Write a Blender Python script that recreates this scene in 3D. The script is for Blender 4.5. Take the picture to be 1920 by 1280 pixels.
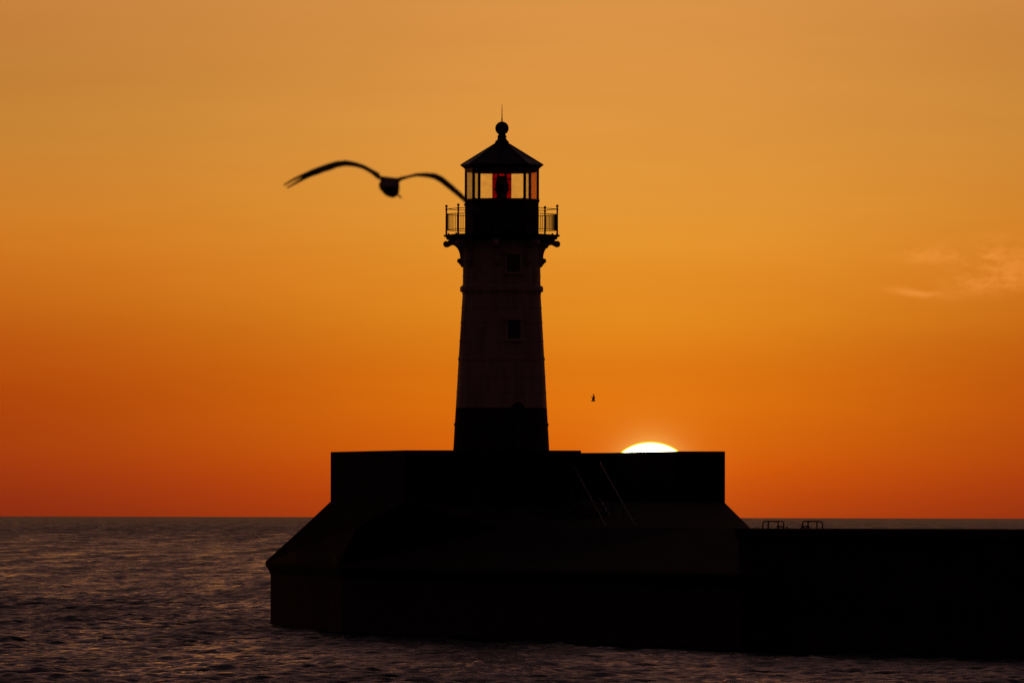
import bpy, bmesh, math, random
import numpy as np
from mathutils import Vector, Matrix, Euler
from mathutils.geometry import tessellate_polygon
random.seed(4)
rng = np.random.default_rng(7)
for o in list(bpy.data.objects):
    bpy.data.objects.remove(o)
SC = bpy.context.scene
COL = SC.collection
pi = math.pi

# ------------------------------------------------------------------ camera
F = 17000.0            # focal length in 1920-wide pixels
H = 3.95               # eye height above the lake
HZ = 968.5             # eye level row at the picture's centre
ROLL = 0.0022
cam = bpy.data.cameras.new("camera")
cam.sensor_width = 36
cam.lens = 36 * F / 1920
cam.clip_start = 1.0
cam.clip_end = 200000
camo = bpy.data.objects.new("camera", cam)
COL.objects.link(camo)
tilt = math.atan((HZ - 640) / F)
camo.matrix_world = Matrix.Translation((0, 0, H)) @ Matrix.Rotation(pi / 2 + tilt, 4, 'X') @ Matrix.Rotation(ROLL, 4, 'Z')
cam.dof.use_dof = True
cam.dof.focus_distance = 305
cam.dof.aperture_fstop = 10
SC.camera = camo

# sun direction (just clearing the parapet wall)
SUN_AZ = (1220 - 960) / F          # radians right of +Y
SUN_EL = (HZ + 0.6 - 888) / F
SUN_DIR = Vector((math.sin(SUN_AZ) * math.cos(SUN_EL), math.cos(SUN_AZ) * math.cos(SUN_EL), math.sin(SUN_EL)))

SC.view_settings.view_transform = 'Standard'
SC.view_settings.look = 'None'
SC.view_settings.exposure = 0
SC.view_settings.gamma = 1


def lin(c):
    return tuple(((v / 255) / 12.92 if v <= 10 else (((v / 255) + .055) / 1.055) ** 2.4) for v in c)


# ------------------------------------------------------------------ world: dawn sky
world = bpy.data.worlds.new("World")
SC.world = world
world.use_nodes = True
NT = world.node_tree
NT.nodes.clear()


class NB:
    """small node helper"""
    def __init__(s, nt):
        s.nt = nt

    def n(s, t, **kw):
        nd = s.nt.nodes.new(t)
        for k, v in kw.items():
            setattr(nd, k, v)
        return nd

    def put(s, sock, v):
        if isinstance(v, bpy.types.NodeSocket):
            s.nt.links.new(v, sock)
        elif v is not None:
            sock.default_value = v

    def m(s, op, a, b=None, c=None, clamp=False):
        nd = s.n('ShaderNodeMath', operation=op, use_clamp=clamp)
        for i, v in enumerate((a, b, c)):
            if v is not None:
                s.put(nd.inputs[i], v)
        return nd.outputs[0]

    def mr(s, v, a, b, c, d, smooth=True):
        nd = s.n('ShaderNodeMapRange', interpolation_type='SMOOTHSTEP' if smooth else 'LINEAR')
        for i, x in enumerate((v, a, b, c, d)):
            s.put(nd.inputs[i], x)
        return nd.outputs[0]

    def mix(s, f, a, b, mode='MIX'):
        nd = s.n('ShaderNodeMix', data_type='RGBA', blend_type=mode)
        s.put(nd.inputs[0], f)
        s.put(nd.inputs[6], a)
        s.put(nd.inputs[7], b)
        return nd.outputs[2]

    def ramp(s, f, stops):
        nd = s.n('ShaderNodeValToRGB')
        el = nd.color_ramp.elements
        while len(el) < len(stops):
            el.new(1.0)
        for e, (p, c) in zip(el, stops):
            e.position = p
        for e, (p, c) in zip(el, stops):
            e.color = (*c[:3], 1)
        s.put(nd.inputs[0], f)
        return nd.outputs[0]

    def noise(s, vec, scale, detail=4, rough=.55):
        nd = s.n('ShaderNodeTexNoise')
        s.put(nd.inputs['Vector'], vec)
        nd.inputs['Scale'].default_value = scale
        nd.inputs['Detail'].default_value = detail
        nd.inputs['Roughness'].default_value = rough
        return nd.outputs[0]


w = NB(NT)
gen = w.n('ShaderNodeTexCoord').outputs['Generated']
sep = w.n('ShaderNodeSeparateXYZ')
NT.links.new(gen, sep.inputs[0])
dx, dy, dz = sep.outputs
el = w.m('ARCSINE', dz)
az = w.m('ARCTAN2', dx, dy)
daz = w.m('ABSOLUTE', w.m('SUBTRACT', az, (1130 - 960) / F))

rows = lambda L: [((HZ - y) / F / 0.06, lin(c)) for y, c in sorted(L, key=lambda q: -q[0])]
near_sun = rows([(968, (182, 66, 14)), (930, (198, 74, 10)), (880, (212, 88, 8)), (830, (218, 102, 10)), (760, (221, 112, 12)),
                 (700, (221, 117, 16)), (600, (224, 134, 28)), (500, (227, 142, 40)), (450, (228, 148, 47)), (350, (226, 151, 57)),
                 (200, (222, 149, 65)), (0, (217, 146, 71))])
side = rows([(968, (132, 40, 17)), (930, (140, 44, 17)), (890, (150, 48, 16)), (850, (158, 54, 14)), (750, (170, 62, 11)), (650, (180, 76, 13)),
             (550, (197, 101, 22)), (450, (205, 116, 32)), (400, (205, 122, 38)), (250, (196, 129, 50)), (150, (192, 126, 53)),
             (0, (191, 122, 57))])
t_low = w.m('DIVIDE', el, 0.06, clamp=True)
c_sun = w.ramp(t_low, near_sun)
c_side = w.ramp(t_low, side)
g = w.m('EXPONENT', w.m('MULTIPLY', w.m('POWER', w.m('DIVIDE', daz, 780 / F), 2.0), -1.0))
low = w.mix(g, c_side, c_sun)
# aureole close to the sun (sky glow, part of the sky itself)
vs = w.n('ShaderNodeVectorMath', operation='DOT_PRODUCT')
NT.links.new(gen, vs.inputs[0])
vs.inputs[1].default_value = SUN_DIR
ang = w.m('ARCCOSINE', w.m('MINIMUM', vs.outputs['Value'], 1.0))
angpx = w.m('MULTIPLY', ang, F)
aur = w.m('EXPONENT', w.m('MULTIPLY', angpx, -1 / 19.0))
aur = w.m('MULTIPLY', aur, 7.5)
aur2 = w.m('MULTIPLY', w.m('EXPONENT', w.m('MULTIPLY', angpx, -1 / 120.0)), 0.16)
vm = w.n('ShaderNodeVectorMath', operation='SCALE')
vm.inputs[0].default_value = (0.50, 0.55, 0.16)
w.put(vm.inputs['Scale'], aur)
low = w.mix(1.0, low, vm.outputs[0], 'ADD')
vm2 = w.n('ShaderNodeVectorMath', operation='SCALE')
vm2.inputs[0].default_value = (0.8, 0.36, 0.03)
w.put(vm2.inputs['Scale'], aur2)
low = w.mix(1.0, low, vm2.outputs[0], 'ADD')
# faint high wisps low in the sky on the right
mp = w.n('ShaderNodeMapping')
NT.links.new(gen, mp.inputs[0])
mp.inputs['Scale'].default_value = (1.0, 1.0, 2.2)
mp.inputs['Rotation'].default_value = (0, 0.28, 0)
nz = w.noise(mp.outputs[0], 170, 7, .62)
nz2 = w.noise(mp.outputs[0], 520, 5, .6)


def blob(px, py, sx, sy, slope=0.0):
    u = w.m('SUBTRACT', w.m('MULTIPLY', az, F), px - 960)
    v = w.m('SUBTRACT', w.m('MULTIPLY', el, F), HZ - (py - ROLL * (px - 960)))
    v = w.m('SUBTRACT', v, w.m('MULTIPLY', u, slope))
    q = w.m('ADD', w.m('POWER', w.m('DIVIDE', u, sx), 2.0), w.m('POWER', w.m('DIVIDE', v, sy), 2.0))
    return w.m('EXPONENT', w.m('MULTIPLY', q, -1.0))


bl = w.m('ADD', w.m('ADD', blob(1750, 478, 60, 12, .10), blob(1865, 480, 90, 30)), w.m('ADD', blob(1870, 528, 90, 20, .08), blob(1720, 550, 50, 7, -.12)))
bl = w.m('MULTIPLY', bl, w.mr(w.m('ADD', w.m('MULTIPLY', nz, .6), w.m('MULTIPLY', nz2, .4)), .36, .60, 0, 1))
low = w.mix(w.m('MULTIPLY', bl, .8, clamp=True), low, (*lin((240, 148, 58)), 1))
# faint streakiness
mps = w.n('ShaderNodeMapping')
NT.links.new(gen, mps.inputs[0])
mps.inputs['Scale'].default_value = (1.0, 1.0, 9.0)
st = w.noise(mps.outputs[0], 22, 4, .5)
low = w.mix(1.0, low, w.ramp(st, [(0.3, (.98, .97, .965)), (0.7, (1.02, 1.03, 1.04))]), 'MULTIPLY')

# upper sky, from the top of the picture to the zenith
nish = w.n('ShaderNodeTexSky', sky_type='NISHITA')
nish.sun_disc = False
nish.sun_elevation = SUN_EL
nish.sun_rotation = SUN_AZ
nish.dust_density = 3.0
t_hi = w.m('DIVIDE', el, pi / 2, clamp=True)
d2 = lambda a: a / 90.0
hi = w.ramp(t_hi, [(d2(3.2), lin((214, 147, 72))), (d2(5), lin((168, 106, 76))), (d2(8), lin((114, 75, 66))), (d2(14), lin((93, 63, 62))),
                   (d2(28), lin((45, 34, 38))), (d2(50), lin((24, 20, 30))), (d2(90), lin((13, 12, 20)))])
hi = w.mix(0.01, hi, nish.outputs[0])
full = w.mix(w.mr(el, .050, .075, 0, 1), low, hi)
# the sky darkens away from the sun round the compass
dsun = w.m('ABSOLUTE', az)
side_f = w.mr(dsun, math.radians(4), math.radians(50), 1.0, 0.02)
full = w.mix(side_f, (0.0165, 0.0052, 0.0060, 1), full)
bg = w.n('ShaderNodeBackground')
NT.links.new(full, bg.inputs[0])
bg.inputs[1].default_value = 1.0
wo = w.n('ShaderNodeOutputWorld')
NT.links.new(bg.outputs[0], wo.inputs[0])

# ------------------------------------------------------------------ sun lamp
sl = bpy.data.lights.new("sunlight", 'SUN')
sl.energy = 0.35
sl.angle = math.radians(0.5)
sl.color = (1.0, 0.5, 0.16)
slo = bpy.data.objects.new("sunlight", sl)
COL.objects.link(slo)
slo.rotation_euler = (-SUN_DIR).to_track_quat('-Z', 'Y').to_euler()


# ------------------------------------------------------------------ materials
def mat(name, build):
    m = bpy.data.materials.new(name)
    m.use_nodes = True
    m.node_tree.nodes.clear()
    b = NB(m.node_tree)
    out = b.n('ShaderNodeOutputMaterial')
    sh = build(b)
    m.node_tree.links.new(sh, out.inputs[0])
    return m


def surf(name, c1, c2, scale=3.0, rough=.6, bump=.0, bscale=30, metal=0.0, streak=None, spec=.5):
    def build(b):
        tc = b.n('ShaderNodeTexCoord').outputs['Object']
        v = tc
        if streak:
            mp = b.n('ShaderNodeMapping')
            b.put(mp.inputs[0], tc)
            mp.inputs['Scale'].default_value = streak
            v = mp.outputs[0]
        f = b.mr(b.noise(v, scale, 6, .6), .35, .68, 0, 1)
        p = b.n('ShaderNodeBsdfPrincipled')
        b.put(p.inputs['Base Color'], b.mix(f, (*c1, 1), (*c2, 1)))
        b.put(p.inputs['Roughness'], b.mr(f, 0, 1, rough - .08, rough + .1))
        p.inputs['Metallic'].default_value = metal
        p.inputs['Specular IOR Level'].default_value = spec
        if bump:
            bp = b.n('ShaderNodeBump')
            bp.inputs['Strength'].default_value = bump
            bp.inputs['Distance'].default_value = .02
            b.put(bp.inputs['Height'], b.noise(tc, bscale, 6, .6))
            b.put(p.inputs['Normal'], bp.outputs[0])
        return p.outputs[0]
    return mat(name, build)


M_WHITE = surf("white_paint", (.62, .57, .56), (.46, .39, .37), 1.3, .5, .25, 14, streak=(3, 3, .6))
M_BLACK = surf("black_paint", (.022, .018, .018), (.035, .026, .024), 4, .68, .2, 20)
M_ROOF = surf("roof_paint", (.025, .02, .02), (.05, .035, .03), 3, .38, .2, 18)
M_IRON = surf("railing_iron", (.02, .018, .018), (.06, .035, .025), 8, .5)
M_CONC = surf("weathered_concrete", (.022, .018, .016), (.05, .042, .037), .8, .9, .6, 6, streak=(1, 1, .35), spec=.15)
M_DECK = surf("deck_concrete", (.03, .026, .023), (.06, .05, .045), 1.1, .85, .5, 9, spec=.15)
M_DARKGL = surf("dark_window_glass", (.01, .01, .012), (.02, .02, .02), 2, .15)
M_BRASS = surf("lens_brass", (.05, .02, .012), (.08, .03, .02), 6, .3)
M_RUST = surf("weathered_steel", (.05, .03, .025), (.10, .06, .045), 9, .5)


def glass(name, tint, gloss=.04):
    def build(b):
        t = b.n('ShaderNodeBsdfTransparent')
        nz_ = b.noise(b.n('ShaderNodeTexCoord').outputs['Object'], 5, 4, .6)
        b.put(t.inputs[0], b.mix(b.mr(nz_, .35, .7, 0, 1), (*tint, 1), tuple(x * .93 for x in tint) + (1,)))
        gl = b.n('ShaderNodeBsdfGlossy')
        gl.inputs['Roughness'].default_value = .05
        mx = b.n('ShaderNodeMixShader')
        fr = b.n('ShaderNodeFresnel')
        fr.inputs[0].default_value = 1.35
        b.put(mx.inputs[0], b.m('MULTIPLY', fr.outputs[0], .35))
        b.put(mx.inputs[1], t.outputs[0])
        b.put(mx.inputs[2], gl.outputs[0])
        return mx.outputs[0]
    return mat(name, build)


M_GLASS = glass("clear_glass", (.98, .975, .965))
M_GLASS_DULL = glass("salt_dulled_glass", (.88, .89, .91))
M_GLASS_RED = glass("orange_red_glass", (.985, .62, .38))
M_RUBY = glass("ruby_glass", (.60, .004, .014))
M_LENS = surf("fresnel_lens", (.035, .006, .006), (.07, .012, .012), 5, .12)


def gull_shader(b):
    tc = b.n('ShaderNodeTexCoord').outputs['Object']
    s = b.n('ShaderNodeSeparateXYZ')
    b.put(s.inputs[0], tc)
    f = b.mr(b.m('ABSOLUTE', s.outputs[0]), .08, .16, 0, 1)
    tip = b.mr(b.m('ABSOLUTE', s.outputs[0]), .48, .56, 0, 1)
    c = b.mix(f, (.35, .33, .33, 1), (.12, .12, .13, 1))
    c = b.mix(tip, c, (.02, .018, .018, 1))
    c = b.mix(b.mr(b.noise(tc, 30, 4), .4, .7, 0, .4), c, (.07, .06, .06, 1))
    p = b.n('ShaderNodeBsdfPrincipled')
    b.put(p.inputs['Base Color'], c)
    p.inputs['Roughness'].default_value = .8
    return p.outputs[0]


M_GULL = mat("gull_plumage", gull_shader)


# ------------------------------------------------------------------ object helpers
def link(name, bm_or_me, m=None, parent=None, smooth=False, loc=None):
    if isinstance(bm_or_me, bmesh.types.BMesh):
        bmesh.ops.recalc_face_normals(bm_or_me, faces=bm_or_me.faces)
        me = bpy.data.meshes.new(name)
        bm_or_me.to_mesh(me)
        bm_or_me.free()
    else:
        me = bm_or_me
    if m:
        me.materials.append(m)
    if smooth:
        me.polygons.foreach_set('use_smooth', [True] * len(me.polygons))
        me.set_sharp_from_angle(angle=math.radians(28))
    o = bpy.data.objects.new(name, me)
    COL.objects.link(o)
    if parent:
        o.parent = parent
    if loc is not None:
        o.location = loc
    return o


def thing(name, label, cat, loc, group=None):
    o = bpy.data.objects.new(name, None)
    COL.objects.link(o)
    o.location = loc
    o['label'] = label
    o['category'] = cat
    if group:
        o['group'] = group
    return o


def lathe(bm, prof, n=64, ph0=0.0, cap=True):
    """prof: list of (z, r) bottom to top; ph0 = angle of the first vertex, measured from -Y towards +X"""
    rings = []
    for z, r in prof:
        rings.append([bm.verts.new((r * math.sin(ph0 + 2 * pi * k / n), -r * math.cos(ph0 + 2 * pi * k / n), z)) for k in range(n)])
    for a, b in zip(rings, rings[1:]):
        for k in range(n):
            bm.faces.new((a[k], a[(k + 1) % n], b[(k + 1) % n], b[k]))
    if cap:
        bm.faces.new(rings[0][::-1])
        bm.faces.new(rings[-1])
    return rings


def tube(bm, pts, r, n=8, closed=False, r1=None):
    pts = [Vector(p) for p in pts]
    N = len(pts)
    rings = []
    up = Vector((0, 0, 1))
    for i, p in enumerate(pts):
        if closed:
            t = (pts[(i + 1) % N] - pts[i - 1]).normalized()
        else:
            t = (pts[min(i + 1, N - 1)] - pts[max(i - 1, 0)]).normalized()
        ref = up if abs(t.z) < .9 else Vector((0, 1, 0))
        a = t.cross(ref).normalized()
        b = t.cross(a).normalized()
        rr = r if r1 is None else r + (r1 - r) * i / (N - 1)
        rings.append([bm.verts.new(p + rr * (a * math.cos(2 * pi * k / n) + b * math.sin(2 * pi * k / n))) for k in range(n)])
    for i in range(N if closed else N - 1):
        A, B = rings[i], rings[(i + 1) % N]
        for k in range(n):
            bm.faces.new((A[k], A[(k + 1) % n], B[(k + 1) % n], B[k]))
    if not closed:
        bm.faces.new(rings[0][::-1])
        bm.faces.new(rings[-1])


def box(bm, c, s, rot=None):
    mtx = Matrix.Translation(c) @ (rot.to_4x4() if rot else Matrix.Identity(4)) @ Matrix.Diagonal((*s, 1))
    bmesh.ops.create_cube(bm, size=1, matrix=mtx)


def ball(bm, c, r, u=16, v=10, sz=1.0):
    bmesh.ops.create_uvsphere(bm, u_segments=u, v_segments=v, radius=r, matrix=Matrix.Translation(c) @ Matrix.Diagonal((1, 1, sz, 1)))


def W(px, py, d):
    """point seen at pixel (px, py) of the photograph at distance d (used to measure the place)"""
    x, y = px - 960, py - 640
    c, s = math.cos(ROLL), math.sin(ROLL)
    xu, yu = x * c + y * s, -x * s + y * c
    return Vector((xu / F * d, d, H + (HZ - 640 - yu) / F * d))


def X(px, d):
    return (px - 960) / F * d


# ------------------------------------------------------------------ the lake
def make_water():
    half = math.radians(5.2)
    ncol = 420
    ds = [110.0]
    while ds[-1] < 14000:
        d = ds[-1]
        if d < 200:
            st = .3
        elif d < 330:
            st = .17
        else:
            st = min(1.3, .17 * (d / 330) ** 2) if d < 2600 else 1.3 * (d / 2600) ** 2.6
        ds.append(d + st)
    ds = np.array(ds)
    nr = len(ds)
    a = np.linspace(-half, half, ncol)
    D, A = np.meshgrid(ds, a, indexing='ij')
    Xc, Yc = D * np.sin(A), D * np.cos(A)
    Z = np.zeros_like(Xc)
    step = np.gradient(ds)[:, None]
    lat = D * (a[1] - a[0])
    nw = 150
    lam = np.exp(rng.uniform(math.log(.36), math.log(6), nw))
    th = rng.normal(0, .95, nw) + 0.25 + pi / 2      # travelling mostly along the line of sight
    ph = rng.uniform(0, 2 * pi, nw)
    slope = .0165 * (lam / 2) ** -.5
    for l_, t_, p_, s_ in zip(lam, th, ph, slope):
        k = 2 * pi / l_
        amp = s_ / k
        need = l_ / 2.6
        # far away only the width of a crest still has to be resolved: its height makes the broken skyline
        fade = np.clip((need / max(.12, abs(math.cos(t_))) - lat[:, :1]) / (need * .4), 0, 1)
        last = int((fade[:, 0] > 0).sum())
        if last == 0:
            continue
        arg = k * (math.cos(t_) * Xc[:last] + math.sin(t_) * Yc[:last]) + p_
        sn = np.sin(arg)
        Z[:last] += amp * fade[:last] * (sn + .25 * (1 - 2 * sn * sn))
    # gusty patches: calm and ruffled areas
    gust = 1 + .2 * np.sin(Xc / 9.0 + np.sin(Yc / 31.0) * 2) * np.sin(Yc / 23.0 + np.sin(Xc / 7.0))
    Z *= gust
    e = np.clip(np.minimum((A - a[0]), (a[-1] - A)) / math.radians(.3), 0, 1)
    e *= np.clip((D - 110) / 12, 0, 1) * np.clip((14000 - D) / 2500, 0, 1)
    Z *= e
    V = np.stack([Xc, Yc, Z], -1).reshape(-1, 3)
    idx = np.arange(nr * ncol).reshape(nr, ncol)
    q = np.stack([idx[:-1, :-1], idx[:-1, 1:], idx[1:, 1:], idx[1:, :-1]], -1).reshape(-1, 4)
    # coarse sheet all round: inner disc edge, rings of the rest, to the horizon
    verts = [V]
    base = len(V)
    extra, faces = [], []
    d1 = ds[-1]
    # beyond the fine sheet, same fan, out to 60 km
    prev = [int(i) for i in idx[-1, ::32]]
    if prev[-1] != int(idx[-1, -1]):
        prev.append(int(idx[-1, -1]))
    angs = [a[i - idx[-1, 0]] for i in prev]
    for R in (20000, 32000, 60000):
        cur = []
        for an in angs:
            cur.append(base + len(extra))
            extra.append((R * math.sin(an), R * math.cos(an), 0))
        for i in range(len(angs) - 1):
            faces.append((prev[i], prev[i + 1], cur[i + 1], cur[i]))
        prev = cur
    # near the camera side of the fan and everything to the left, right and behind
    cen = base + len(extra)
    extra.append((0, 0, 0))
    faces.append((cen, int(idx[0, 0]), int(idx[0, ncol // 2]), int(idx[0, -1])))
    rim = []
    for k in range(0, 49):
        an = half + (2 * pi - 2 * half) * k / 48
        rim.append(base + len(extra))
        extra.append((60000 * math.sin(an), 60000 * math.cos(an), 0))
    for k in range(48):
        faces.append((cen, rim[k + 1], rim[k]))
    V = np.concatenate([V, np.array(extra)])
    me = bpy.data.meshes.new('lake_water')
    F_all = q.tolist() + [list(f) for f in faces]
    nf4 = len(q)
    me.vertices.add(len(V))
    me.vertices.foreach_set('co', V.astype(np.float32).ravel())
    loops = np.concatenate([q.ravel(), np.array([i for f in faces for i in f])])
    tot = np.concatenate([np.full(nf4, 4), np.array([len(f) for f in faces])])
    start = np.concatenate([[0], np.cumsum(tot)[:-1]])
    me.loops.add(len(loops))
    me.loops.foreach_set('vertex_index', loops.astype(np.int32))
    me.polygons.add(len(tot))
    me.polygons.foreach_set('loop_start', start.astype(np.int32))
    me.polygons.foreach_set('loop_total', tot.astype(np.int32))
    me.update(calc_edges=True)
    me.validate()
    me.polygons.foreach_set('use_smooth', [True] * len(me.polygons))
    return me


def water_shader(b):
    geo = b.n('ShaderNodeNewGeometry').outputs['Position']
    mp = b.n('ShaderNodeMapping')
    b.put(mp.inputs[0], geo)
    mp.inputs['Scale'].default_value = (.6, 1.0, 1.0)
    n1 = b.noise(mp.outputs[0], 1.9, 5, .65)
    mp2 = b.n('ShaderNodeMapping')
    b.put(mp2.inputs[0], geo)
    mp2.inputs['Scale'].default_value = (.3, 1.0, 1.0)
    n2 = b.noise(mp2.outputs[0], .16, 4, .65)
    n3 = b.noise(mp2.outputs[0], .02, 4, .6)
    mp3 = b.n('ShaderNodeMapping')
    b.put(mp3.inputs[0], geo)
    mp3.inputs['Scale'].default_value = (.13, .018, 1.0)
    cat = b.noise(mp3.outputs[0], 1.0, 5, .7)
    mp4 = b.n('ShaderNodeMapping')
    b.put(mp4.inputs[0], geo)
    mp4.inputs['Scale'].default_value = (.30, .0045, 1.0)
    cat = b.m('ADD', b.m('MULTIPLY', cat, .5), b.m('MULTIPLY', b.noise(mp4.outputs[0], 1.0, 6, .75), .5))
    hgt = b.m('ADD', b.m('MULTIPLY', n1, .16), b.m('ADD', b.m('MULTIPLY', n2, .55), b.m('MULTIPLY', n3, 2.0)))
    bp = b.n('ShaderNodeBump')
    bp.inputs['Strength'].default_value = 1.0
    bp.inputs['Distance'].default_value = 1.0
    b.put(bp.inputs['Height'], hgt)
    p = b.n('ShaderNodeBsdfPrincipled')
    p.inputs['Base Color'].default_value = (.006, .010, .014, 1)
    ln_ = b.n('ShaderNodeVectorMath', operation='LENGTH')
    b.put(ln_.inputs[0], geo)
    far_ = b.mr(ln_.outputs['Value'], 260, 2500, 0, 1, False)
    rg_ = b.mr(far_, 0, 1, .20, .38, False)
    b.put(p.inputs['Roughness'], b.m('ADD', b.m('ADD', rg_, b.mr(n2, .35, .65, -.06, .06)), b.mr(cat, .36, .64, -.17, .17)))
    p.inputs['IOR'].default_value = 1.333
    b.put(p.inputs['Normal'], bp.outputs[0])
    return p.outputs[0]


M_WATER = mat("lake_surface", water_shader)
wat = link('water', make_water(), M_WATER)
wat['kind'] = 'structure'
wat['label'] = 'rippled dark lake water reaching to the horizon'


# ------------------------------------------------------------------ the sun's disc
def sun_shader(b):
    lw = b.n('ShaderNodeLayerWeight')
    lw.inputs[0].default_value = .5
    f = lw.outputs['Facing']
    col = b.ramp(f, [(0.0, (1, .82, .5)), (.70, (1, .80, .40)), (.79, (1, .86, .03)), (1.0, (1, .74, .0))])
    e = b.n('ShaderNodeEmission')
    b.put(e.inputs[0], col)
    b.put(e.inputs[1], b.mr(f, .66, .81, 14, 1.15, False))
    return e.outputs[0]


M_SUN = mat("sun_disc_light", sun_shader)
M_SUN.cycles.emission_sampling = 'NONE'
bm = bmesh.new()
DS = 80000.0
ball(bm, (0, 0, 0), 75 / F * DS, 96, 64, 60 / 75)
sun = link('sun', bm, M_SUN, smooth=True, loc=Vector((0, 0, H)) + SUN_DIR * DS)
sun['kind'] = 'structure'
sun['label'] = 'glaring sun disc rising behind the parapet wall'

# ------------------------------------------------------------------ lighthouse
LD = 305.0
S = LD / F
LX = X(940.3, LD)
L0 = H + (HZ - 941) * S          # deck level inside the parapet
lh = thing('lighthouse', 'backlit round lighthouse with dark foot, pale shaft and black glazed lantern room', 'lighthouse', (LX, LD, L0))
zz = lambda y: H + (HZ - y) * S - L0
P = lambda L: [(zz(y), r * S) for y, r in L]
PH = math.radians(-6)
OCT = 1 / math.cos(pi / 8)

# tower shell: dark foot, pale shaft
bm = bmesh.new()
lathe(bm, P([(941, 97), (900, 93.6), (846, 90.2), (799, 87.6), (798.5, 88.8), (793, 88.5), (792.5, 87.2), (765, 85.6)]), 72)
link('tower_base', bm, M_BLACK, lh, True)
bm = bmesh.new()
lathe(bm, P([(764.8, 85.5), (676, 80.6), (675.6, 81.6), (670, 81.3), (669.6, 80.2), (553, 73.4), (552, 74.0), (549, 74.0), (548.5, 73.2), (500, 72.6), (452, 72.4)]), 72)
tw = link('tower_wall', bm, M_WHITE, lh, True)
# rivetted plate seams of the shaft
bm = bmesh.new()
for y, r in ((735, 84.0), (705, 82.3), (640, 78.6), (605, 76.6), (577, 75.0), (518, 73.0)):
    lathe(bm, P([(y + 1.2, r + .1), (y + 1.0, r + .55), (y - 1.0, r + .45), (y - 1.2, r)]), 72)
link('seam_band', bm, M_WHITE, tw, True)
bm = bmesh.new()
lathe(bm, P([(548.6, 73.6), (546.8, 77.4), (546.5, 78.0), (538.5, 78.0), (537.5, 77.0), (535.5, 74.4), (535, 72.8)]), 72)
link('cornice', bm, M_WHITE, lh)
bm = bmesh.new()
lathe(bm, P([(452.5, 72.6), (450.5, 98), (449, 104), (444.5, 105.5), (444.0, 108), (442.3, 109.8), (440.8, 109.8), (440.2, 108.5), (440, 66)]), 8, PH)
link('gallery_deck', bm, M_BLACK, lh)

# gallery brackets with scrolled ends
def bracket_bm(th):
    bm = bmesh.new()
    pr = [(72.0, 450.4), (100, 450.4), (101, 452.2), (106, 451.7), (109.3, 454), (110.2, 457.5), (109.3, 461), (106.5, 463.5), (102.5, 463.7),
          (98, 461.6), (94.5, 459.6), (91, 459.8), (87, 461.8), (83.4, 465.5), (80.5, 470.8), (78.6, 477), (77.9, 484.5), (80.5, 484.5), (83.2, 486.5), (83.9, 489.5),
          (82.8, 492.5), (80.0, 493.6), (79.6, 496), (77.4, 496.8), (76.5, 499.5), (74.2, 501.5), (72.0, 502)]
    a = [bm.verts.new((r * S, -th / 2, zz(y))) for r, y in pr]
    b = [bm.verts.new((r * S, th / 2, zz(y))) for r, y in pr]
    n = len(pr)
    for tri in tessellate_polygon([[Vector((r, y, 0)) for r, y in pr]]):
        bm.faces.new([a[i] for i in tri])
        bm.faces.new([b[i] for i in tri])
    for i in range(n):
        bm.faces.new((a[i], a[(i + 1) % n], b[(i + 1) % n], b[i]))
    # scroll eyes
    for r, y, q in ((104.2, 457.6, 3.0), (80.2, 489.2, 2.0)):
        for sg in (-1, 1):
            bmesh.ops.create_cone(bm, cap_ends=True, segments=16, radius1=q * S, radius2=q * S * .7, depth=.04,
                                  matrix=Matrix.Translation((r * S, sg * (th / 2 + .018), zz(y))) @ Matrix.Rotation(sg * -pi / 2, 4, 'X'))
    return bm


br = link('gallery_bracket', bracket_bm(.16), M_WHITE, lh)
ANG = [PH + k * pi / 4 for k in range(8)]


def place_ang(o, a):
    o.rotation_euler = (0, 0, a - pi / 2)     # local +X points along the radius


place_ang(br, ANG[0])
for a in ANG[1:]:
    c = br.copy()
    COL.objects.link(c)
    c.parent = lh
    place_ang(c, a)

# lantern room
bm = bmesh.new()
lathe(bm, P([(441, 69.6), (396, 69.6), (395.5, 70.2), (393.5, 70.2), (393, 69.6), (377.5, 69.6), (377, 71.2), (374.6, 71.2), (373.4, 70), (373.3, 60)]), 8, PH)
link('lantern_wall', bm, M_BLACK, lh)
for a in (math.radians(-90), math.radians(84), math.radians(-20), math.radians(30), math.radians(160), math.radians(-150)):
    r = 69.0 * S
    y = 384 if a < 0 else 377.5
    bm = bmesh.new()
    bmesh.ops.create_cone(bm, cap_ends=True, segments=14, radius1=2.6 * S, radius2=2.0 * S, depth=.07,
                          matrix=Matrix.Translation((r * math.sin(a), -r * math.cos(a), zz(y))) @ Matrix.Rotation(a - pi / 2, 4, 'Z') @ Matrix.Rotation(pi / 2, 4, 'Y'))
    link('ventilator', bm, M_BLACK, lh)
bm = bmesh.new()
lathe(bm, P([(322.5, 66), (322.5, 70.0), (316.5, 70.3), (315.8, 71.6), (313.8, 73.2), (311.2, 77.0), (309.9, 78.6), (309.0, 78.4), (298, 59.5), (283, 35.4), (268.8, 12.6)]), 8, PH)
roof = link('roof', bm, M_ROOF, lh)
bm = bmesh.new()
for a in ANG:
    p0 = Vector((78.2 * S * math.sin(a), -78.2 * S * math.cos(a), zz(309.2)))
    p1 = Vector((12.8 * S * math.sin(a), -12.8 * S * math.cos(a), zz(268.9)))
    tube(bm, [p0, p1], .018, 6)
link('roof_rib', bm, M_ROOF, roof)
bm = bmesh.new()
prof = [(269.5, 12.4), (268.5, 12.9), (265.4, 12.9), (264.3, 12.3), (263.5, 10.4), (261, 8.6), (258, 7.8), (256.6, 8.2), (256, 9.0), (255, 9.0), (254.2, 7.6), (252.5, 6.6), (251, 6.6)]
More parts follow.
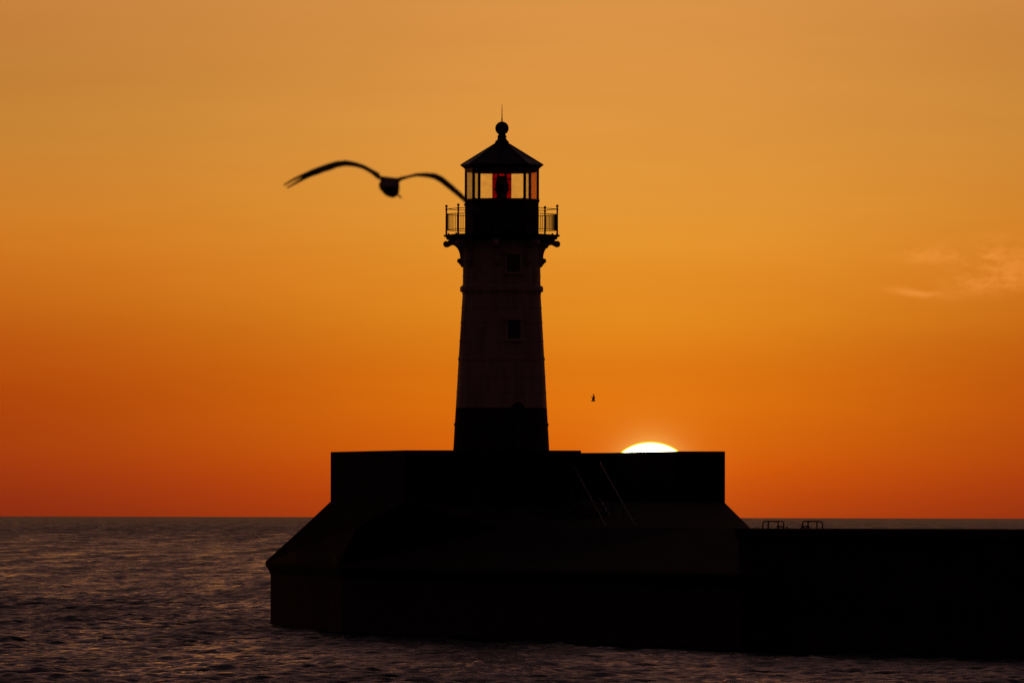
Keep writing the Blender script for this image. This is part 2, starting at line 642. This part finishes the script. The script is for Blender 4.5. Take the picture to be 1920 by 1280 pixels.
for k in range(1, 16):
    t = -pi / 2 + pi * (k + 1.2) / 18
    prof.append((240.5 - 12.7 * math.sin(t), 12.7 * math.cos(t)))
prof += [(227.9, 1.3), (221, 1.1)]
lathe(bm, P(prof), 32)
fin = link('finial', bm, M_BLACK, roof, True)
bm = bmesh.new()
lathe(bm, P([(222, 1.0), (220.8, .9), (208, .75), (194.5, .25)]), 10)
link('lightning_rod', bm, M_IRON, fin, True)

bmp = bmesh.new()
RW = 69.0 * S
box(bmp, (RW - .02, 0, (zz(374) + zz(322)) / 2), (.075, .062, zz(322) - zz(374)))
for y, sg in ((371.6, 1), (324.2, -1)):    # little gussets at foot and head
    vs_ = [(-.075, y + 2.4 * sg), (.075, y + 2.4 * sg), (.03, y - 1 * sg), (-.03, y - 1 * sg)]
    A = [bmp.verts.new((RW - .055, q, zz(yy))) for q, yy in vs_]
    B = [bmp.verts.new((RW - .005, q, zz(yy))) for q, yy in vs_]
    bmp.faces.new(A)
    bmp.faces.new(B)
    for i in range(4):
        bmp.faces.new((A[i], A[(i + 1) % 4], B[(i + 1) % 4], B[i]))
lp = link('lantern_post', bmp, M_BLACK, lh)
place_ang(lp, ANG[0])
for a in ANG[1:]:
    c = lp.copy()
    COL.objects.link(c)
    c.parent = lh
    place_ang(c, a)
# glazing
for k in range(8):
    a0, a1 = ANG[k], ANG[(k + 1) % 8]
    bm = bmesh.new()
    r = 67.6 * S
    am = a0 + pi / 8
    n_ = Vector((math.sin(am), -math.cos(am), 0))
    vv = []
    for off in (0, -.008):
        for a_ in (a0 + .03, a0 + pi / 4 - .03):
            for y in (373.6, 322.3):
                q = Vector((r * math.sin(a_), -r * math.cos(a_), zz(y))) + n_ * off
                vv.append(bm.verts.new(q))
    for f in ((0, 1, 3, 2), (4, 5, 7, 6), (0, 1, 5, 4), (2, 3, 7, 6), (0, 2, 6, 4), (1, 3, 7, 5)):
        bm.faces.new([vv[i] for i in f])
    deg = round(math.degrees(a0))
    m_ = M_GLASS_RED if deg == 84 else (M_GLASS_DULL if deg == 219 else M_GLASS)
    o = link('lantern_pane', bm, m_, lh)
    if deg == 84:
        o['label'] = 'orange tinted lantern pane'
# inner cornice ring seen against the sky
bm = bmesh.new()
rg = lathe(bm, P([(321.6, 63), (321.6, 60.5), (323.8, 60.5), (323.8, 63), (321.6, 63)]), 8, PH, cap=False)
link('inner_ring', bm, M_BLACK, lh)
# ruby screen and lens
bm = bmesh.new()
lathe(bm, P([(373.2, 17.3), (322.6, 17.3)]), 40, cap=False)
ruby = link('ruby_screen', bm, M_RUBY, lh, True)
ruby['label'] = 'cylinder of deep red glass round the lamp lens'
bm = bmesh.new()
for y in (336, 355):
    tube(bm, [(17.6 * S * math.sin(t), -17.6 * S * math.cos(t), zz(y)) for t in [2 * pi * k / 32 for k in range(32)]], .85 * S, 6, True)
for t in (-pi / 2, pi / 2):
    tube(bm, [(17.5 * S * math.sin(t), -17.5 * S * math.cos(t), zz(y)) for y in (373, 323)], .5 * S, 6)
link('screen_frame', bm, M_IRON, ruby)
bm = bmesh.new()
prof = []
for k in range(41):
    t = k / 40
    y = 371.5 - 41 * t
    r = 12.3 * math.sin(pi * (0.10 + .80 * t)) ** .55 * (1 + .035 * (-1) ** k)
    prof.append((y, r))
lathe(bm, P(prof), 32)
ln = link('lamp_lens', bm, M_LENS, lh, True)
bm = bmesh.new()
lathe(bm, P([(374, 14), (371.5, 13), (370, 9.0), (368, 8.5)]), 24)
lathe(bm, P([(332, 8.4), (330.8, 8.6), (330, 7)]), 24)
for k in range(6):
    t = k * pi / 3 + .2
    tube(bm, [(r * S * math.sin(t), -r * S * math.cos(t), zz(y)) for y, r in ((370, 9.5), (362, 12.6), (351, 13.1), (340, 12.6), (330, 9.2))], .35 * S, 6)
link('lens_frame', bm, M_BRASS, ln)

# gallery railing
RR = 104.5 * S


def post_bm():
    bm = bmesh.new()
    lathe(bm, [(z_, r_) for z_, r_ in ((zz(441), 2.0 * S), (zz(438.5), 2.0 * S), (zz(438), 1.75 * S), (zz(394), 1.55 * S), (zz(393.6), 2.2 * S), (zz(391.2), 2.2 * S), (zz(390.8), 1.3 * S), (zz(388), 1.3 * S))], 12)
    ball(bm, (0, 0, zz(386.4)), 2.6 * S, 14, 10)
    for v in bm.verts:
        v.co.x += RR
    return bm


rp = link('railing_post', post_bm(), M_IRON, lh, True)
place_ang(rp, ANG[0])
for a in ANG[1:]:
    c = rp.copy()
    COL.objects.link(c)
    c.parent = lh
    place_ang(c, a)
bm = bmesh.new()
tube(bm, [(RR * math.sin(a), -RR * math.cos(a), zz(392)) for a in ANG], .72 * S, 6, True)
link('top_rail', bm, M_IRON, lh)
RB = 102.6 * S
for k in range(8):
    bm = bmesh.new()
    a0 = ANG[k]
    for y in (402, 431.4):
        tube(bm, [(RB * math.sin(a0 + pi / 4 * j / 8), -RB * math.cos(a0 + pi / 4 * j / 8), zz(y)) for j in range(9)], .72 * S, 6)
    for j in range(1, 14):
        t = a0 + pi / 4 * j / 14
        tube(bm, [(RB * math.sin(t), -RB * math.cos(t), zz(402)), (RB * math.sin(t), -RB * math.cos(t), zz(431.4))], .45 * S, 6)
    link('balustrade', bm, M_IRON, lh)
# low fittings on the deck edge
for a, y in ((-1.40, 439.3), (-1.0, 439.3), (1.22, 439.3), (2.0, 439.3)):
    bm = bmesh.new()
    ball(bm, (101 * S * math.sin(a), -101 * S * math.cos(a), zz(439.2)), 1.7 * S, 10, 8)
    link('deck_fitting', bm, M_IRON, lh, True)


# windows and door, on the side turned to the camera
def wall_frame(phi, yc, r):
    n_ = Vector((math.sin(phi), -math.cos(phi), 0))
    t_ = Vector((math.cos(phi), math.sin(phi), 0))
    lean = 0.0575 if yc > 550 else 0.0
    up = (Vector((0, 0, 1)) - n_ * lean).normalized()
    nn = t_.cross(up).normalized()
    mtx = Matrix((t_, nn, up)).transposed().to_4x4()
    mtx.translation = n_ * r * S + Vector((0, 0, zz(yc)))
    return mtx                    # local X along the wall, Y outwards, Z up


def put(bm, mtx):
    bmesh.ops.transform(bm, matrix=mtx, verts=bm.verts)
    return bm


for phi, yc, r, ww, hh in ((math.radians(17), 619, 77.3, 25, 35), (math.radians(17), 495, 72.6, 25, 33), (math.radians(17 + 180), 619, 77.3, 25, 35)):
    mtx = wall_frame(phi, yc, r)
    w_, h_ = ww * S, hh * S
    bm = bmesh.new()
    f = .07
    box(bm, (-(w_ / 2 + f / 2), .01, 0), (f, .10, h_))
    box(bm, ((w_ / 2 + f / 2), .01, 0), (f, .10, h_))
    box(bm, (0, .025, h_ / 2 + f * .7), (w_ + 2 * f + .10, .16, f * 1.4))
    box(bm, (0, .025, -h_ / 2 - f * .6), (w_ + 2 * f + .12, .18, f * 1.2))
    win = link('window_frame', put(bm, mtx), M_WHITE, lh)
    bm = bmesh.new()
    box(bm, (0, -.012, 0), (w_ - .01, .05, h_ - .01))
    link('window_pane', put(bm, mtx), M_DARKGL, win)
    bm = bmesh.new()
    box(bm, (0, .018, 0), (.025, .02, h_ - .02))
    box(bm, (0, .020, 0), (w_ - .02, .02, .025))
    link('glazing_bar', put(bm, mtx), M_BLACK, win)
mtx = wall_frame(math.radians(21), 800, 88.2)
bm = bmesh.new()


def arch(bm, hw, ztop, zbot, y0, y1):
    o = [(-hw, zbot)] + [(-hw * math.cos(pi * k / 12), ztop + hw * math.sin(pi * k / 12)) for k in range(13)] + [(hw, zbot)]
    A = [bm.verts.new((x, y0, z)) for x, z in o]
    B = [bm.verts.new((x, y1, z)) for x, z in o]
    bm.faces.new(A)
    bm.faces.new(B[::-1])
    for i in range(len(o)):
        bm.faces.new((A[i], A[(i + 1) % len(o)], B[(i + 1) % len(o)], B[i]))


zt = zz(766) - zz(800)
arch(bm, 11.5 * S, zt, zz(930) - zz(800), -.10, .075)
door = link('door', put(bm, mtx), M_BLACK, lh)
bm = bmesh.new()
arch(bm, 9.0 * S, zt, zz(928) - zz(800), .06, .09)
link('door_panel', put(bm, mtx), M_BLACK, door)

# ------------------------------------------------------------------ pier
pier = thing('pier', 'long black silhouetted concrete pier with a walled head under the lighthouse', 'pier', (0, 300, 0))


def G(px, d, z):
    return Vector((X(px, d), d - 300, z))


levels = [
    [(508, 331, -3), (640, 308, -3), (940, 290, -3), (1390, 268, -3), (1440, 266.5, -3), (1430, 282, -3), (1150, 318, -3), (800, 342, -3), (545, 346, -3)],
    [(508.5, 331, 1.86), (641, 308, 1.86), (940, 290.2, 1.86), (1390, 268.2, 1.86), (1440, 266.7, 1.86), (1430, 282, 1.86), (1150, 318, 1.86), (800, 342, 1.86), (545, 346, 1.86)],
    [(498.5, 331, 2.20), (634, 307, 2.20), (938, 289, 2.20), (1390, 267.4, 2.20), (1440, 266.1, 2.20), (1431, 282, 2.20), (1153, 319, 2.20), (800, 343, 2.20), (540, 347, 2.20)],
    [(498.5, 331, 2.30), (634, 307, 2.30), (938, 289, 2.30), (1390, 267.4, 2.30), (1440, 266.1, 2.30), (1431, 282, 2.30), (1153, 319, 2.30), (800, 343, 2.30), (540, 347, 2.30)],
    [(572, 317.3, 3.62), (672, 304, 3.62), (940, 295, 3.62), (1300, 285, 3.62), (1402, 280, 3.62), (1407, 288, 3.62), (1160, 316, 3.62), (800, 330, 3.62), (612, 329, 3.62)],
    [(620, 309, 4.45), (760, 300, 4.45), (960, 299.7, 4.45), (1240, 300.4, 4.45), (1359, 302, 4.45), (1359, 304, 4.45), (1165, 312, 4.45), (800, 322, 4.45), (640, 318, 4.45)],
]
bm = bmesh.new()
rings = [[bm.verts.new(G(*v)) for v in L] for L in levels]
n = 9
for A, B in zip(rings, rings[1:]):
    for i in range(n):
        bm.faces.new((A[i], A[(i + 1) % n], B[(i + 1) % n], B[i]))
bm.faces.new(rings[-1])
bm.faces.new(rings[0][::-1])
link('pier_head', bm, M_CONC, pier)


def strip(bm, pts, z0, z1, th):
    """upright wall along plan points, thickness added towards the platform's middle"""
    pts = [Vector((X(p, d), d - 300, 0)) for p, d in pts]
    mid = Vector((X(990, 309), 9, 0))
    inn = []
    for i, p in enumerate(pts):
        a = pts[max(i - 1, 0)]
        b = pts[min(i + 1, len(pts) - 1)]
        nrm = Vector((-(b - a).y, (b - a).x, 0)).normalized()
        if (mid - p).dot(nrm) < 0:
            nrm = -nrm
        inn.append(p + nrm * th)
    rows_ = []
    for p, q in zip(pts, inn):
        rows_.append([bm.verts.new((p.x, p.y, z0)), bm.verts.new((p.x, p.y, z1)), bm.verts.new((q.x, q.y, z1)), bm.verts.new((q.x, q.y, z0))])
    for A, B in zip(rows_, rows_[1:]):
        for i in range(4):
            bm.faces.new((A[i], A[(i + 1) % 4], B[(i + 1) % 4], B[i]))
    bm.faces.new(rows_[0])
    bm.faces.new(rows_[-1][::-1])


ZT = 6.146
bm = bmesh.new()
strip(bm, [(1090, 299.6), (1000, 299.5), (880, 299.6), (760, 300), (620.5, 309), (641, 317.5), (800, 321.5), (1083, 311.6)], 4.40, ZT, .32)
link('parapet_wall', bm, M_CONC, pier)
bm = bmesh.new()
strip(bm, [(1083.5, 311.5), (1165, 310), (1225, 305.5), (1280, 302.4), (1356.5, 302.1)], 4.40, ZT, .32)
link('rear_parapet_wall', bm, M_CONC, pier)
# walkway running to the right towards the shore
a0, a1 = Vector((X(1385, 268.6), -31.4, 0)), Vector((X(1920, 255.5), -44.5, 0))
dirn = (a1 - a0).normalized()
perp = Vector((-dirn.y, dirn.x, 0))
if perp.y < 0:
    perp = -perp
wid = (Vector((X(1405, 283), -17, 0)) - a0).dot(perp)
sec = [(0, -3), (0, 3.30), (-.12, 3.34), (-.12, 3.60), (-.06, 3.625), (wid + .06, 3.625), (wid + .12, 3.60), (wid + .12, 3.34), (wid, 3.30), (wid, -3)]
bm = bmesh.new()
r_ = []
LEN = 170
for s_ in (0, LEN):
    r_.append([bm.verts.new(a0 + dirn * s_ + perp * u + Vector((0, 0, z))) for u, z in sec])
for i in range(len(sec)):
    j = (i + 1) % len(sec)
    bm.faces.new((r_[0][i], r_[0][j], r_[1][j], r_[1][i]))
bm.faces.new(r_[0])
bm.faces.new(r_[1][::-1])
link('walkway', bm, M_DECK, pier)
# steps with handrails from the gap in the parapet
st0, st1 = G(1100, 299.0, 4.45), G(1165, 287.5, 2.45)
bm = bmesh.new()
for k in range(11):
    c = st0.lerp(st1, (k + .5) / 11)
    box(bm, (c.x, c.y, c.z + .12), (.9, 1.05, .06))
for sg in (-.45, .45):
    tube(bm, [st0 + Vector((sg, 0, .05)), st1 + Vector((sg, 0, .05))], .06, 6)
steps = link('steps', bm, M_RUST, pier)
for sg in (-.47, .47):
    bm = bmesh.new()
    tube(bm, [st0 + Vector((sg, .6, 1.30)), st0 + Vector((sg, 0, 1.25)), st1 + Vector((sg, 0, 1.2))], .024, 8)
    for t in (0, .33, .66, 1):
        c = st0.lerp(st1, t) + Vector((sg, 0, 0))
        tube(bm, [c, c + Vector((0, 0, 1.22))], .025, 8)
    link('handrail', bm, M_IRON, steps)


# ------------------------------------------------------------------ grab rails and low blocks on the walkway
def hoop(bm, x0, x1, top, r, rc=.07, left=True, right=True, y=0):
    pts = [(x0, y, -.02)]
    if left:
        pts += [(x0, y, top - rc)] + [(x0 + rc - rc * math.cos(t), y, top - rc + rc * math.sin(t)) for t in (pi / 8, pi / 4, 3 * pi / 8, pi / 2)]
    else:
        pts += [(x0, y, top)]
    if right:
        pts += [(x1 - rc + rc * math.sin(t), y, top - rc + rc * math.cos(t)) for t in (0, pi / 8, pi / 4, 3 * pi / 8)] + [(x1, y, top - rc)]
    else:
        pts += [(x1, y, top)]
    pts += [(x1, y, -.02)]
    tube(bm, pts, r, 10)


def grab_rail(pxs, d, label):
    y_top = 977.0
    base = W(pxs[0], 990, d)
    base.z = 3.625
    k = d / F
    t = thing('grab_rail', label, 'railing', base, 'tubular grab rails on the walkway')
    top = H + (HZ - (y_top - ROLL * (pxs[0] - 960))) * k - 3.625
    L = [(p - pxs[0]) * k for p in pxs]
    bm = bmesh.new()
    hoop(bm, L[0], L[3], top, .021)
    link('hoop', bm, M_RUST, t, True)
    for q in (L[1], L[2]):
        bm = bmesh.new()
        tube(bm, [(q, .0, -.02), (q, .0, top - .01)], .021, 10)
        link('post', bm, M_RUST, t, True)
    return t


grab_rail((1430.2, 1440.5, 1458.8, 1469.3), 281, 'low tubular grab rail nearer the pier head, left of the pair')
grab_rail((1504.6, 1515.2, 1531.6, 1541.8), 277, 'low tubular grab rail farther from the pier head, right of the pair')


def block(px0, px1, d, hgt, label, knob):
    k = d / F
    wd = (px1 - px0) * k
    c = W((px0 + px1) / 2, 990, d)
    c.z = 3.625
    t = thing('mooring_cleat', label, 'cleat', c, 'low fittings on the walkway edge')
    bm = bmesh.new()
    box(bm, (0, 0, hgt * .2), (wd, .22, hgt * .4))
    bmesh.ops.bevel(bm, geom=bm.edges[:], offset=.008, segments=2, affect='EDGES')
    link('base_plate', bm, M_RUST, t)
    bm = bmesh.new()
    tube(bm, [(-wd * .45, 0, hgt * .85), (-wd * .2, 0, hgt), (wd * .2, 0, hgt), (wd * .45, 0, hgt * .85)], hgt * .22, 8)
    for s_ in (-.18, .18):
        tube(bm, [(wd * s_, 0, hgt * .3), (wd * s_, 0, hgt)], hgt * .25, 8)
    if knob:
        box(bm, (wd * .78, 0, hgt * .25), (wd * .18, .12, hgt * .9))
    link('horn', bm, M_RUST, t, True)


block(1455, 1471, 278, .06, 'low dark mooring cleat at the foot of the left grab rail', True)
block(1500.5, 1519.5, 275, .06, 'low dark mooring cleat at the foot of the right grab rail', False)


# ------------------------------------------------------------------ gulls
def loft(bm, secs, n=16):
    """secs: (centre, rx, rz[, axis]) elliptic rings along the body"""
    rings = []
    for c, u, v in secs:
        rings.append([bm.verts.new(c + u * math.cos(2 * pi * k / n) + v * math.sin(2 * pi * k / n)) for k in range(n)])
    for A, B in zip(rings, rings[1:]):
        for k in range(n):
            bm.faces.new((A[k], A[(k + 1) % n], B[(k + 1) % n], B[k]))
    bm.faces.new(rings[0][::-1])
    bm.faces.new(rings[-1])


def wing(bm, le, te, th):
    """aerofoil-like blade between leading and trailing edge points"""
    rings = []
    for i, (a, b, t) in enumerate(zip(le, te, th)):
        ch = b - a
        nxt = le[min(i + 1, len(le) - 1)] - le[max(i - 1, 0)]
        nrm = ch.cross(nxt).normalized() * t
        rings.append([bm.verts.new(p) for p in (a, a + ch * .2 + nrm, a + ch * .6 + nrm * .7, b, a + ch * .6 - nrm * .7, a + ch * .2 - nrm)])
    for A, B in zip(rings, rings[1:]):
        for k in range(6):
            bm.faces.new((A[k], A[(k + 1) % 6], B[(k + 1) % 6], B[k]))
    bm.faces.new(rings[0][::-1])
    bm.faces.new(rings[-1])


def fuse(name, bm, voxel, m):
    """melt the pieces into one continuous skin"""
    bmesh.ops.recalc_face_normals(bm, faces=bm.faces)
    me = bpy.data.meshes.new(name)
    bm.to_mesh(me)
    bm.free()
    o = bpy.data.objects.new(name + '_build', me)
    COL.objects.link(o)
    md = o.modifiers.new('r', 'REMESH')
    md.mode = 'VOXEL'
    md.voxel_size = voxel
    md.adaptivity = 0
    sm = o.modifiers.new('s', 'SMOOTH')
    sm.factor = .5
    sm.iterations = 2
    dg = bpy.context.evaluated_depsgraph_get()
    me2 = bpy.data.meshes.new_from_object(o.evaluated_get(dg))
    bpy.data.objects.remove(o)
    return link(name, me2, m, None, True)


GD = 64.0
gs = GD / F
GC = (730, 348)


def gp(px, py, y=0.0):
    return Vector(((px - GC[0]) * gs, y, -(py - GC[1]) * gs))


bm = bmesh.new()
UX, UZ = Vector((1, 0, 0)), Vector((0, 0, 1))


def bs(px, py, y, rx, rz, tiltv=0):
    c = gp(px, py, y)
    u = Vector((math.cos(tiltv), 0, math.sin(tiltv))) * rx * gs
    v = Vector((-math.sin(tiltv), 0, math.cos(tiltv))) * rz * gs
    return (c, u, v)


# body, from tail (towards us) to head (away)
loft(bm, [bs(733, 352, -.30, 17, 1.6, .12), bs(732, 352, -.24, 15, 3, .1), bs(731, 351, -.16, 11, 8), bs(730.5, 350, -.09, 17, 15),
          bs(729.5, 347.5, 0, 19.8, 16), bs(732, 351.5, .06, 17, 17.5), bs(735.8, 356, .11, 12.6, 14), bs(736, 354, .16, 11, 12),
          bs(736, 352, .21, 9, 9.5), bs(736, 352, .25, 7, 7), bs(736, 353, .27, 4, 3.5), bs(736, 354, .31, 1.2, 1.4)], 20)
# shoulders: the web of back between the wings
loft(bm, [(gp(712, 333.5, .03), UZ * 4 * gs, Vector((0, 1, 0)) * .10), (gp(722, 337.5, .03), UZ * 7 * gs, Vector((0, 1, 0)) * .10),
          (gp(740, 339.5, .03), UZ * 7 * gs, Vector((0, 1, 0)) * .10), (gp(750, 337, .03), UZ * 4 * gs, Vector((0, 1, 0)) * .10)], 14)
# one foot trailing
tube(bm, [gp(742, 362, -.06), gp(749.5, 368.5, -.12), gp(752.5, 372.5, -.15)], .0075, 8)
top = [(709, 326.5), (697, 319.6), (681.5, 311), (666, 305.6), (650, 303), (630, 305.6), (613.8, 310.6), (593, 317.8), (578, 323.2)]
bot = [(711, 338), (697, 325.8), (681.5, 317.2), (666, 313.2), (645, 310.8), (632.5, 313.2), (622, 318.2), (603, 324.6), (585, 329.4)]
ych = [(.13, -.10), (.12, -.11), (.12, -.11), (.13, -.10), (.14, -.08), (.12, -.08), (.09, -.08), (.05, -.09), (.02, -.09)]
wing(bm, [gp(*p, y[0]) for p, y in zip(top, ych)], [gp(*p, y[1]) for p, y in zip(bot, ych)], [.021, .016, .015, .016, .020, .023, .024, .022, .018])
# left primaries, split at the tip
tube(bm, [gp(600, 317.5, .02), gp(585, 322.5, .01), gp(569, 328.5, -.02), gp(551, 337, -.05), gp(532, 348.8, -.09)], .019, 10, r1=.0065)
tube(bm, [gp(600, 322, -.06), gp(584, 328, -.07), gp(570, 335.5, -.09), gp(554, 345, -.12), gp(538.5, 354.3, -.16)], .019, 10, r1=.0065)
top = [(748, 334), (764, 330), (780, 325.8), (798.5, 325.4), (814.7, 327), (827, 333), (845, 347.6), (863.5, 363.8), (884, 383), (903, 402)]
bot = [(749, 338), (766, 332.8), (782, 330.6), (800.5, 332.0), (814, 335), (828, 342.6), (844, 355.4), (861.5, 370.4), (881, 388), (901, 404)]
ych = [(.13, -.10), (.12, -.11), (.12, -.11), (.13, -.10), (.14, -.08), (.12, -.08), (.09, -.08), (.05, -.09), (.01, -.10), (-.08, -.12)]
wing(bm, [gp(*p, y[0]) for p, y in zip(top, ych)], [gp(*p, y[1]) for p, y in zip(bot, ych)], [.015, .010, .012, .016, .020, .022, .021, .018, .014, .008])
gull = fuse('seagull', bm, .005, M_GULL)
gull['label'] = 'large blurred gull gliding with spread arched wings beside the lantern room'
gull['category'] = 'bird'
gull['group'] = 'gulls in flight'
gull.location = W(GC[0], GC[1], GD)

# distant gull, seen from the side with its wings raised
FD = 620.0
fs = FD / F


def fp(px, py, y=0.0):
    return Vector(((px - 1112.3) * fs, y, -(py - 751) * fs))


bm = bmesh.new()
secs = []
for px, py, r in ((1106.6, 751.3, .15), (1108.2, 751.3, .55), (1110, 751.2, 1.1), (1112, 751.1, 1.45), (1114, 751.0, 1.25), (1115.5, 750.9, .8), (1116.6, 751, .55), (1117.6, 751.3, .2)):
    secs.append((fp(px, py), Vector((0, 1, 0)) * r * fs, UZ * r * fs))
loft(bm, secs, 12)
wing(bm, [fp(1115.2, 750.6, -.03), fp(1115.0, 747.5, -.12), fp(1115.9, 744.6, -.22), fp(1114.6, 741.6, -.30), fp(1112.0, 738.4, -.38)],
     [fp(1110.4, 750.8, -.03), fp(1110.2, 747.5, -.12), fp(1111.6, 744.4, -.22), fp(1111.6, 741.4, -.30), fp(1110.8, 738.6, -.38)], [.05, .05, .05, .045, .03])
wing(bm, [fp(1114.2, 750.6, .03), fp(1113.6, 747.6, .14), fp(1111.8, 745.0, .28), fp(1109.2, 743.0, .42)],
     [fp(1110.4, 750.8, .03), fp(1110.0, 747.6, .14), fp(1109.6, 745.4, .28), fp(1108.4, 743.4, .42)], [.05, .045, .04, .03])
far = fuse('seagull', bm, .014, M_GULL)
far['label'] = 'tiny distant gull with raised wings in the sky between the tower and the sun'
far['category'] = 'bird'
far['group'] = 'gulls in flight'
far.location = W(1112.3, 751, FD)
